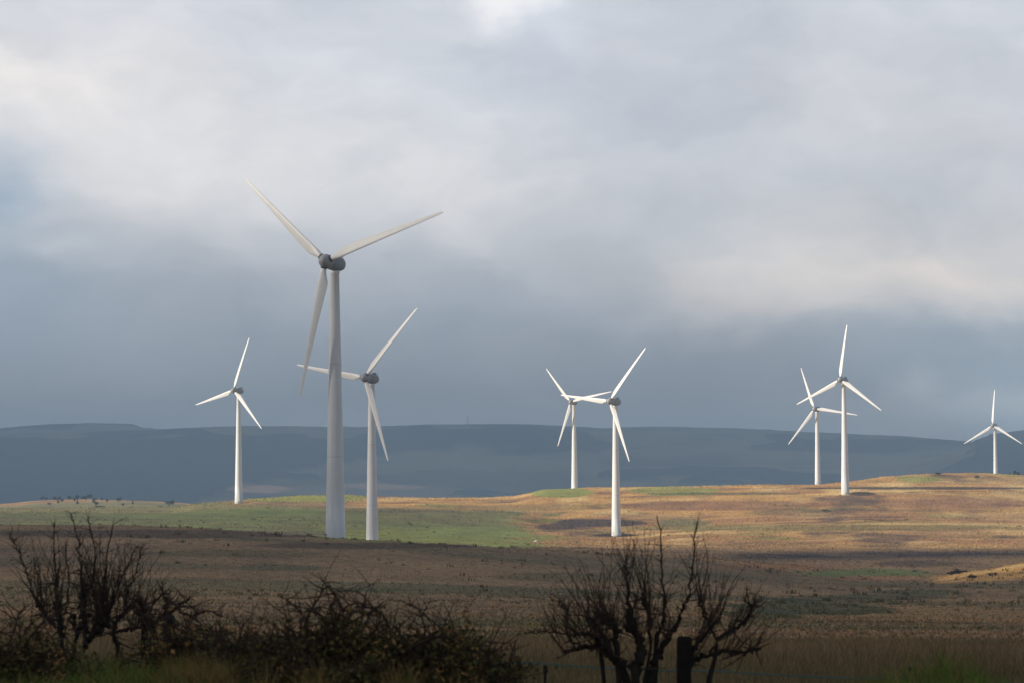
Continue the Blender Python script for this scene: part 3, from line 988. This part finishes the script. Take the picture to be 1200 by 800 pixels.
cap_l = lambda x: 618 + 0.0 * x + 18 * max(0, (abs(x - 95) - 45) / 25)
bare_tree("hawthorn_tree", 26, [
    ([(71, 772), (72, 745), (70, 722), (67, 704)], 5, 4.2),
    ([(71, 742), (60, 726), (50, 715), (42, 702)], 4, 3), ([(42, 702), (36, 688), (30, 665), (20, 642), (12, 628)], 2.2, .8),
    ([(67, 704), (66, 680), (64, 650), (62, 612)], 3, .7), ([(70, 715), (78, 704), (80, 680), (76, 640)], 3, .8),
    ([(50, 715), (46, 690), (42, 660)], 2.4, .8),
], 70, .85, 12, "slim bare hawthorn at the far left with a single straight trunk forking low", topcap=cap_l)
bare_tree("hawthorn_tree", 25, [
    ([(100, 758), (100, 735), (98, 712), (97, 698)], 6, 5),
    ([(100, 752), (112, 742), (124, 730), (128, 715)], 7, 5), ([(97, 698), (95, 665), (91, 630), (84, 602)], 3, .8),
    ([(97, 700), (108, 680), (111, 650), (104, 608)], 3, .8), ([(124, 730), (121, 700), (124, 665), (133, 612)], 3.6, .8),
    ([(128, 715), (138, 690), (150, 660), (162, 640)], 3, .8), ([(112, 742), (113, 715), (108, 690), (100, 660)], 3, 1),
], 130, .95, 13, "dense many-stemmed bare hawthorn with the tallest shoots, second from the left", topcap=cap_l)
bare_tree("hawthorn_tree", 25.5, [
    ([(140, 772), (138, 757), (133, 744), (136, 730), (148, 716), (158, 708)], 5, 3.2),
    ([(135, 740), (148, 738), (160, 736), (170, 724), (182, 704)], 3.5, 1.4), ([(148, 716), (150, 695), (160, 668), (165, 645)], 2.6, .8),
    ([(136, 730), (120, 722), (110, 726)], 3.2, 2),
], 75, .75, 14, "low crooked hawthorn with bent trunk right of the dense many-stemmed one", topcap=cap_l)
bare_tree("hawthorn_tree", 25, [
    ([(185, 768), (182, 748), (178, 734), (170, 722), (160, 716)], 5, 3),
    ([(178, 734), (192, 722), (206, 712), (222, 702)], 4, 1.8), ([(192, 722), (196, 705), (190, 692)], 3, 1.2),
    ([(206, 712), (226, 722), (240, 716), (262, 722)], 2.6, 1.0), ([(170, 722), (165, 705), (150, 700)], 2.6, 1),
], 110, .36, 15, "stunted clipped hawthorn with knotted branches between the dark posts and the bracken", topcap=lambda x: 690)
bare_tree("tree_stump", 25.4, [
    ([(88, 768), (88, 752), (90, 742), (86, 730), (87, 720)], 4, 3.2), ([(90, 742), (94, 730)], 3, 2.5), ([(86, 730), (80, 726)], 2.4, 1.4),
], 14, .08, 16, "short knobbly cut stump between the two tall hawthorns at the left", cat="stump")


# bushes of the hedge -----------------------------------------------------
def bush(x0, x1, top, D, seed, label, nst=60, leaves=4200, dead=.15, shoots=22, name="bramble_bush"):
    rng = np.random.default_rng(seed)
    cx = (x0 + x1) / 2
    b = P(cx, 780, D); gz = float(terrain(np.array([b[0]]), np.array([b[1]]))[0])
    base = np.array([b[0], b[1], gz])
    tp = P(cx, top, D)[2] - gz; hw = (x1 - x0) / 2 * D / F
    root = empty(name, base); tag(root, label, "bush", "hedge bushes along the verge")
    tw = Tubes(); ends = []
    for i in range(nst):
        a = rng.uniform(0, 2 * math.pi); rr = rng.random() ** .5 * .55
        p = base + np.array([math.cos(a) * hw * rr, math.sin(a) * hw * rr * .6, -.05])
        d = np.array([math.cos(a) * rr * 1.2, math.sin(a) * rr * .8, 1.0]) + rng.normal(0, .25, 3)
        L = tp * rng.uniform(.7, 1.5); n = 12; st = L / n
        pts = [p.copy()]
        for j in range(n):
            d = d + rng.normal(0, .22, 3); d[2] -= .02 * j
            d /= np.linalg.norm(d); p = p + d * st * 1.1; pts.append(p.copy())
        r0 = rng.uniform(.008, .020)
        tw.add(pts, r0 * np.linspace(1, .3, len(pts)), 4)
        ends += pts[3:]
        for j in range(3, n):
            for _ in range(2):
                sd = rng.normal(0, 1, 3); sd[2] = sd[2] * .6 + .3
                shoot(tw, rng, pts[j].copy(), sd, rng.uniform(.08, .32), min(.006, r0 * .45), 1, .2, 1.4)
    for i in range(shoots):
        p = np.array(ends[rng.integers(len(ends))])
        d = rng.normal(0, .3, 3); d[2] = 1
        shoot(tw, rng, p.copy(), d, rng.uniform(.15, .42), .0042, 2)
    tw.build("branches", M_TWIG, root, base)
    ends = np.array(ends)
    for nm, cnt, mt in (("leaves", int(1.9 * leaves * (1 - dead)), M_BRAMBLE), ("dead_leaves", int(1.7 * leaves * dead), M_DEAD)):
        if cnt < 10: continue
        # clumped through the bush, thin at the rim
        cl = ends[rng.integers(0, len(ends), max(8, cnt // 30))]
        c = cl[rng.integers(0, len(cl), cnt)] + rng.normal(0, .075, (cnt, 3))
        zz = rng.random(cnt)
        low = rng.random(cnt) < .45
        c[low, 2] = gz + (c[low, 2] - gz) * zz[low]
        hi = (c[:, 2] - gz) > tp * rng.uniform(.55, 1.0, cnt)
        c[hi, 2] = gz + (c[hi, 2] - gz) * rng.uniform(.3, .8, hi.sum())
        s_ = rng.uniform(.007, .024, cnt)[:, None]
        u = rng.normal(0, 1, (cnt, 3)); u /= np.linalg.norm(u, axis=1)[:, None]
        v = np.cross(u, rng.normal(0, 1, (cnt, 3))); v /= np.linalg.norm(v, axis=1)[:, None]
        V = np.stack([c - u * s_ * 1.3, c - v * s_ * .7, c + u * s_ * 1.3, c + v * s_ * .7], 1).reshape(-1, 3) - base
        mesh_np(nm, V, np.arange(cnt * 4).reshape(-1, 4), mt, root)
    return root


bush(-40, 34, 712, 22, 31, "dark bush cut by the left edge of the picture", 34, 2600)
bush(188, 268, 712, 23.4, 32, "dark bramble bush with brown bracken, just right of the two dark posts", 44, 3200, .5)
bush(258, 330, 738, 22, 33, "low tangled bramble bush with an open left side, left of the highest hedge clump", 40, 3000, .2)
bush(325, 452, 708, 20.5, 34, "highest dense clump of the hedge with bare shoots rising from its top", 70, 6500, .18, 26)
bush(418, 525, 724, 20.6, 35, "broad dark bramble clump at the middle of the hedge", 70, 6500, .15, 14)
bush(505, 588, 748, 21, 36, "last bush at the right end of the hedge, tapering towards the wire", 46, 3600, .15, 6)


# ------------------------------------------------------------------ posts and wire
def post(x, ytop, wpx, D, label, lean=0.0, square=False):
    rng = np.random.default_rng(int(x))
    t = P(x, ytop, D); gz = float(terrain(np.array([t[0]]), np.array([D]))[0])
    r_ = wpx / 2 * D / F; h = t[2] - gz
    rs = []
    ph = rng.uniform(0, 6)
    for f in [-.15, 0, .12, .3, .5, .7, .85, .95, .985, 1.0]:
        xx, yy = circ(14, r_, r_, 3.4 if square else 2.0)
        a = np.arange(14) / 14 * 6.283
        wob = 1 + .05 * np.sin(3 * a + ph) + .035 * rng.standard_normal(14)
        k = 1.0 if f < .985 else (.97 if f < 1 else .80)
        zz = np.full(14, h * f) + (.012 * rng.standard_normal(14) if f == 1.0 else 0)
        rs.append(np.stack([xx * wob * k + lean * h * f + .004 * math.sin(f * 7), yy * wob * k, zz], 1))
    V, f_ = loft(rs)
    o = mesh_np("fence_post", V, f_, M_WOOD, smooth=False, loc=(t[0], D, gz))
    tag(o, label, "fence post", "old timber fence posts in the hedge")
    return o


post(800.5, 746, 17, 23.9, "thick round timber post standing in front of the large bare hawthorn", .01)
post(199, 723, 14, 24.5, "wide dark timber post, right one of the two posts left of the bracken", -.01)
post(170, 727, 8.5, 25.2, "narrow brown timber post, left one of the two posts left of the bracken", .0, True)
fence = empty("wire_fence", (1.8, 30, -1.8))
tag(fence, "thin teal rope fence on slim stakes running across the rough grass at the right", "fence")


def wire(name, ptsx, r_, mat):
    tb = Tubes()
    q = []
    for a in range(len(ptsx) - 1):
        (x0, y0, d0), (x1, y1, d1) = ptsx[a], ptsx[a + 1]
        p0 = P(x0, y0, d0); p1 = P(x1, y1, d1)
        for t in np.linspace(0, 1, 12, endpoint=(a == len(ptsx) - 2)):
            p = p0 * (1 - t) + p1 * t; p[2] -= .05 * 4 * t * (1 - t) * .4
            q.append(p)
    tb.add(q, np.full(len(q), r_), 5)
    return tb.build(name, mat, fence, (1.8, 30, -1.8))


wire("wire", [(200, 745, 27), (410, 765, 26.5), (637, 777, 26), (850, 786, 25.8), (1066, 794, 25.5), (1280, 800, 25.2)], .0065, M_WIRE)


def stake(x, ytop, D, w_=.028):
    t = P(x, ytop, D); gz = float(terrain(np.array([t[0]]), np.array([D]))[0])
    tb = Tubes(); tb.add([(t[0], D, gz - .1), (t[0] + .01, D, (gz + t[2]) / 2), (t[0] + .015, D, t[2])], [w_, w_, w_ * .9], 6)
    tb.add([(t[0] + .015, D, t[2] - .03), (t[0] + .015, D, t[2] + .035)], [w_ * 1.6, w_ * 1.3], 6)
    tb.build("stake", M_BARK, fence, (1.8, 30, -1.8))


stake(637, 784, 26.04, .016); stake(1066.5, 786, 25.55, .024)


def stone(name, x, y, D, s, label, cat="stone"):
    p = P(x, y, D); gz = float(terrain(np.array([p[0]]), np.array([D]))[0])
    rng = np.random.default_rng(int(x)); rs = []
    for f in np.linspace(0, 1, 6):
        r_ = s * math.sqrt(max(.02, 1 - (f * 1.02) ** 2.2)) if f < 1 else s * .12
        xx, yy = circ(11, r_, r_ * .7); k = 1 + .12 * rng.standard_normal(11)
        rs.append(np.stack([xx * k, yy * k, np.full(11, (f - .12) * s * 1.0)], 1))
    V, f_ = loft(rs)
    return tag(mesh_np(name, V, f_, M_STONE, smooth=False, loc=(p[0], D, gz)), label, cat)


stone("boulder", 628.5, 631, 985, .75, "small white boulder at the edge of the green field, left of the crossing pair", "boulder")


# ------------------------------------------------------------------ small far trees and bushes
def far_tree_mesh(seed, h, conifer, low=False):
    rng = np.random.default_rng(seed)
    n = 300
    c = []
    lobes = [(rng.normal(0, .22), rng.normal(0, .22), rng.uniform(.35, .85), rng.uniform(.16, .3)) for _ in range(7)]
    for _ in range(n):
        if conifer:
            z = rng.random() ** 1.2; rr = (1 - z) * .27 * (.5 + .5 * rng.random()) * (1 + .25 * math.sin(z * 22)); a = rng.uniform(0, 6.283)
            c.append((math.cos(a) * rr, math.sin(a) * rr, .08 + z * .92))
        else:
            lx, ly, lz, lr = lobes[rng.integers(7)]
            if low: lz = lz * .8 - .1
            d = rng.normal(0, 1, 3); d /= np.linalg.norm(d); d *= lr * rng.random() ** .4
            c.append((lx + d[0], ly + d[1], max(.05, lz + d[2] * .8)))
    c = np.array(c) * h
    s_ = rng.uniform(.03, .07, n)[:, None] * h
    u = rng.normal(0, 1, (n, 3)); u /= np.linalg.norm(u, axis=1)[:, None]
    v = np.cross(u, rng.normal(0, 1, (n, 3))); v /= np.linalg.norm(v, axis=1)[:, None]
    V = np.stack([c - u * s_, c - v * s_, c + u * s_, c + v * s_], 1).reshape(-1, 3)
    return V, np.arange(n * 4).reshape(-1, 4)


TM = {}


def far_tree(x, D, h, kind, label, cat, group, name):
    key = (kind, random.randrange(3))
    X = (x - 600) / F * D; z = float(terrain(np.array([X]), np.array([D]))[0])
    root = empty(name, (X, D, z)); tag(root, label, cat, group)
    if key not in TM:
        V, f_ = far_tree_mesh(hash(key) % 1000 if False else 200 + key[1] + (10 if kind == 'conifer' else 20 if kind == 'bush' else 0), 1.0, kind == 'conifer', kind == 'bush')
        crown = mesh_np("crown", V, f_, M_CONIF if kind != 'bush' else M_GORSE, root)
        tb = Tubes(); tb.add([(0, 0, -.1), (.01, 0, .3), (0, .01, .6)], [.04, .032, .015], 6)
        if kind == 'bush': tb.add([(0, 0, -.1), (.2, 0, .3), (.3, .01, .6)], [.03, .02, .01], 5)
        trunk = tb.build("trunk", M_BARK, root, (0, 0, 0))
        TM[key] = (crown.data, trunk.data)
    else:
        for nm, me in zip(("crown", "trunk"), TM[key]):
            o = bpy.data.objects.new(nm, me); COL.objects.link(o); o.parent = root
    wd = random.uniform(.9, 1.35) * (1.1 if kind == 'bush' else 1.0)
    root.scale = (h * wd, h * wd, h)
    root.rotation_euler = (0, 0, random.uniform(0, 6.28))
    root['shape_word'] = 'pointed' if kind == 'conifer' else 'rounded'
    return root


spots = [(168, 85), (186, 104), (215, 84), (228, 90), (246, 88), (262, 95), (306, 88), (335, 92), (351, 100), (368, 120), (380, 85), (400, 90), (425, 82), (445, 95),
         (461, 105), (470, 117), (495, 120), (495, 92), (527, 98), (592, 98), (620, 108), (675, 103), (669, 119), (838, 115), (890, 106), (908, 103), (146, 84), (350, 88), (240, 98), (455, 92)]
for (a, b) in spots:
    x = 20 + a / 5; y = 570 + b / 5
    D = 1953 - (y + .8 - 586.5) * 30
    far_tree(x, min(1965, max(1720, D)), random.uniform(2.2, 3.8), 'round' if random.random() < .7 else 'conifer', "small dark tree scattered on the low brown rise at the far left", "tree",
             "scattered trees on the far left rise", "small_tree")
for i, x in enumerate((1172, 1178, 1184, 1189, 1195, 1203)):
    far_tree(x, 1640 + 12 * (i % 3), random.uniform(14.4, 16.4), 'round', "dark tree top showing over the orange ridge right of the farthest turbine", "tree", "trees behind the ridge at the right edge", "ridge_tree")
for (x, D, h, lab) in [(1110.5, 640, 1.1, "small round dark gorse bush at the left tip of the sunlit spur"), (1118, 628, 1.9, "larger dark gorse bush in the middle of the row above the sunlit spur"), (1124, 640, 1.5, "topmost dark gorse bush above the sunlit spur"),
                       (1136, 545, 1.3, "brownish bush on the lower face of the sunlit spur"), (1159, 550, 1.2, "grey-brown bush in the middle of the sunlit spur"),
                       (1098, 1385, 2.4, "lone dark bush on the orange ridge left of the farthest turbine"), (1143, 1370, 2.2, "lone bush on the orange ridge below the farthest turbine"), (965.5, 1180, 1.7, "lone dark bush on the orange moor left of the tall sunlit turbine")]:
    far_tree(x, D, h, 'bush', lab, "bush", None, "gorse_bush")

ORD = ("leftmost second third fourth fifth sixth seventh eighth ninth tenth eleventh twelfth thirteenth fourteenth fifteenth sixteenth seventeenth eighteenth nineteenth "
       "twentieth twenty-first twenty-second twenty-third twenty-fourth twenty-fifth twenty-sixth twenty-seventh twenty-eighth twenty-ninth rightmost").split()
for nm, where in (("small_tree", "on the far left rise"), ("ridge_tree", "above the right-hand ridge")):
    ts = sorted([o for o in COL.objects if o.name.startswith(nm)], key=lambda o: o.location.x / o.location.y)
    for i, o in enumerate(ts):
        wd_ = "rightmost" if i == len(ts) - 1 else "leftmost" if i == 0 else ORD[i] + " from the left"
        hgt_ = "taller" if o.scale[2] > (3.0 if nm == "small_tree" else 15.4) else "lower"
        o["label"] = "%s %s tree %s, %s" % (hgt_, o['shape_word'], where, wd_)
for o in COL.objects:
    if 'shape_word' in o: del o['shape_word']
# mast far away on the hill
mp = P(548, 497, 7000)
mast = empty("radio_mast", (mp[0], 7000, mp[2] - 6)); tag(mast, "thin radio mast on the skyline of the far blue hill", "mast")
tb = Tubes()
for (ox, oy) in ((-1, -1), (1, -1), (0, 1)):
    tb.add([(ox * 1.0, oy * 1.0, 0), (ox * .7, oy * .7, 22), (ox * .35, oy * .35, 30)], [.28, .24, .2], 5)
for i in range(9):
    z = i * 3.0 + 1; k = 1 - i * .06
    tb.add([(-k, -k, z), (k, -k, z + 3)], [.12, .12], 4); tb.add([(k, -k, z), (0, k, z + 3)], [.12, .12], 4)
tb.build("lattice", M_MAST, mast, (0, 0, 0))
tb = Tubes(); tb.add([(0, 0, 29), (0, 0, 37)], [.2, .12], 5); tb.build("antenna", M_MAST, mast, (0, 0, 0))

# transformer cabinet by the nearest tower
cp = P(381.5, 634, 517); cz = float(terrain(np.array([cp[0]]), np.array([517.0]))[0])
cab = empty("service_cabinet", (cp[0], 516, cz)); tag(cab, "small grey service box at the left foot of the tallest turbine", "cabinet")
rs = [np.stack([*circ(12, .30 * k, .3 * k, 6), np.full(12, z)], 1) for z, k in ((-.2, 1), (1.25, 1), (1.26, 1.12), (1.34, 1.1), (1.40, .8))]
V, f_ = loft(rs); mesh_np("box", V, f_, M_NAC, cab)
rs = [np.stack([*circ(8, .28, .02, 6), np.full(8, z)], 1) + np.array([0, -.32, 0]) for z in (.15, 1.15)]
V, f_ = loft(rs); mesh_np("door", V, f_, M_HUB, cab)


# ------------------------------------------------------------------ grasses (stuff)
def blades(name, X, Y, h, wdt, col, lean, mat, rng, segs=2, perc=1):
    n = len(X); Z = terrain(X, Y) - .02
    a = rng.uniform(0, 2 * math.pi, n); fa = rng.uniform(0, math.pi, n)
    ln = rng.uniform(.1, 1, n) * lean
    bx = np.cos(fa) * wdt / 2; by = np.sin(fa) * wdt / 2
    base = np.stack([X, Y, Z], 1); side = np.stack([bx, by, np.zeros(n)], 1)
    mid = base + np.stack([np.cos(a) * ln * h * .3, np.sin(a) * ln * h * .3, h * .55], 1)
    tip = base + np.stack([np.cos(a) * ln * h, np.sin(a) * ln * h, h * (1 - .35 * ln)], 1)
    V = np.stack([base - side, base + side, mid + side * .75, mid - side * .75, tip], 1).reshape(-1, 3)
    o = np.arange(n)[:, None] * 5
    q = o + np.array([[0, 1, 2, 3]]); t = o + np.array([[3, 2, 4]])
    C = np.repeat(col, 5, 0)
    return mesh_np(name, V, [q, t], mat, col=C)


rng = np.random.default_rng(77)
# tussocks over the moor
N = 190000
Yt = np.exp(rng.uniform(math.log(75), math.log(1480), N)); far = rng.random(N) < .35
Yt[far] = rng.uniform(560, 1440, far.sum())
Xt = (rng.uniform(-.215, .215, N)) * Yt
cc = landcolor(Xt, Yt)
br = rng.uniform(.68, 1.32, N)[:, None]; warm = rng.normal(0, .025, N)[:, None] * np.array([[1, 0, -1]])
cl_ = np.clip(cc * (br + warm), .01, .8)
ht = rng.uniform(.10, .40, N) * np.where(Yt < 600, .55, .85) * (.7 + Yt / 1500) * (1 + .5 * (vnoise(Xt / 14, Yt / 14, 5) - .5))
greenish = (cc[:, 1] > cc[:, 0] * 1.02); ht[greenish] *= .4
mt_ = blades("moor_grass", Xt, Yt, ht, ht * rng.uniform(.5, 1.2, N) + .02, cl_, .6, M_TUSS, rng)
tag(mt_, kind="stuff")
# coarse tussocks and rush clumps, thicker in wet hollows
M_ = 9000
Yc = np.exp(rng.uniform(math.log(85), math.log(1250), M_)); Xc = rng.uniform(-.215, .215, M_) * Yc
pt = fbm(Xc / 45, Yc / 60, 131, 3) + .35 * rng.standard_normal(M_)
kp = pt > .28
Xc, Yc = Xc[kp], Yc[kp]; M_ = len(Xc); nb = 9
sz = rng.uniform(.25, .75, M_) * (.7 + Yc / 1500) * np.clip(Yc / 350, .42, 1)
ccol = landcolor(Xc, Yc)
kind_ = rng.random(M_)[:, None]
ccol = np.where(kind_ < .45, RUSH * .8 + ccol * .3, np.where(kind_ < .8, ccol * .7, ccol * 1.35))
Xt = np.repeat(Xc, nb) + rng.normal(0, .45, M_ * nb) * np.repeat(sz, nb); Yt = np.repeat(Yc, nb) + rng.normal(0, .5, M_ * nb) * np.repeat(sz, nb)
cl_ = np.clip(np.repeat(ccol, nb, 0) * rng.uniform(.75, 1.25, M_ * nb)[:, None], .01, .8)
hh_ = np.repeat(sz, nb) * rng.uniform(.5, 1.0, M_ * nb)
o = blades("rush_clumps", Xt, Yt, hh_, hh_ * .4, cl_, .5, M_TUSS, rng)
tag(o, kind="stuff")
# rough tall grass of the near field
N = 210000
Yt = rng.uniform(26, 78, N); Xt = rng.uniform(-.28, .28, N) * (Yt + 4)
cc = landcolor(Xt, Yt)
pat = vnoise(Xt / 2.2, Yt / 3.5, 8)
tint = np.where((rng.random(N) < .35 + .3 * pat)[:, None], np.array([[.26, .17, .095]]), np.array([[.15, .135, .055]]))
cl_ = np.clip((cc * .5 + tint * .5) * rng.uniform(.5, 1.35, N)[:, None], .01, .6)
ht = rng.uniform(.16, .42, N) * (.6 + .8 * pat)
o = blades("field_grass", Xt, Yt, ht, rng.uniform(.007, .02, N), cl_, .45, M_GRASS, rng)
tag(o, kind="stuff")
# verge grass
N = 150000
Yt = rng.uniform(11, 26, N); Xt = rng.uniform(-.34, .34, N) * (Yt + 3)
xx, yy = to_px(Xt, Yt, terrain(Xt, Yt))
keep = (xx < 320) | ((xx < 600) & (rng.random(N) < .4)) | ((xx > 900) & (Yt < 21)) | (rng.random(N) < .12) | (xx > 1230)
Xt, Yt, xx = Xt[keep], Yt[keep], xx[keep]; N = len(Xt)
pat = fbm(Xt / .9, Yt / 1.4, 12, 3)
tint = np.where((rng.random(N) < .14 + .25 * (pat > .3))[:, None], np.array([[.20, .14, .05]]), np.array([[.11, .17, .028]]))
cl_ = tint * rng.uniform(.45, 1.5, N)[:, None]
ht = rng.uniform(.10, .30, N) * (1 + 1.1 * np.clip(pat, -.4, 1)) * np.where(Yt > 21.5, 1.05, .9)
o = blades("verge_grass", Xt, Yt, ht, rng.uniform(.005, .012, N), cl_, .9, M_GRASS, rng)
tag(o, kind="stuff")

# dry grass stems standing in the hedge and golden bracken between the posts and the clumps
N = 14000
xs_ = np.where(rng.random(N) < .16, rng.normal(228, 16, N), rng.uniform(190, 590, N))
Yt = rng.uniform(19.2, 22.5, N); Xt = (xs_ - 600) / F * Yt
keep = (vnoise(xs_ / 26, Yt / .8, 19) > .42) | (np.abs(xs_ - 228) < 22)
Xt, Yt = Xt[keep], Yt[keep]; N = len(Xt)
tint = np.where((rng.random(N) < .6)[:, None], np.array([[.26, .16, .06]]), np.array([[.14, .15, .035]]))
cl_ = tint * rng.uniform(.4, 1.4, N)[:, None]
o = blades("hedge_bottom_grass", Xt, Yt, rng.uniform(.12, .42, N), rng.uniform(.004, .009, N), cl_, .8, M_GRASS, rng)
tag(o, kind="stuff")
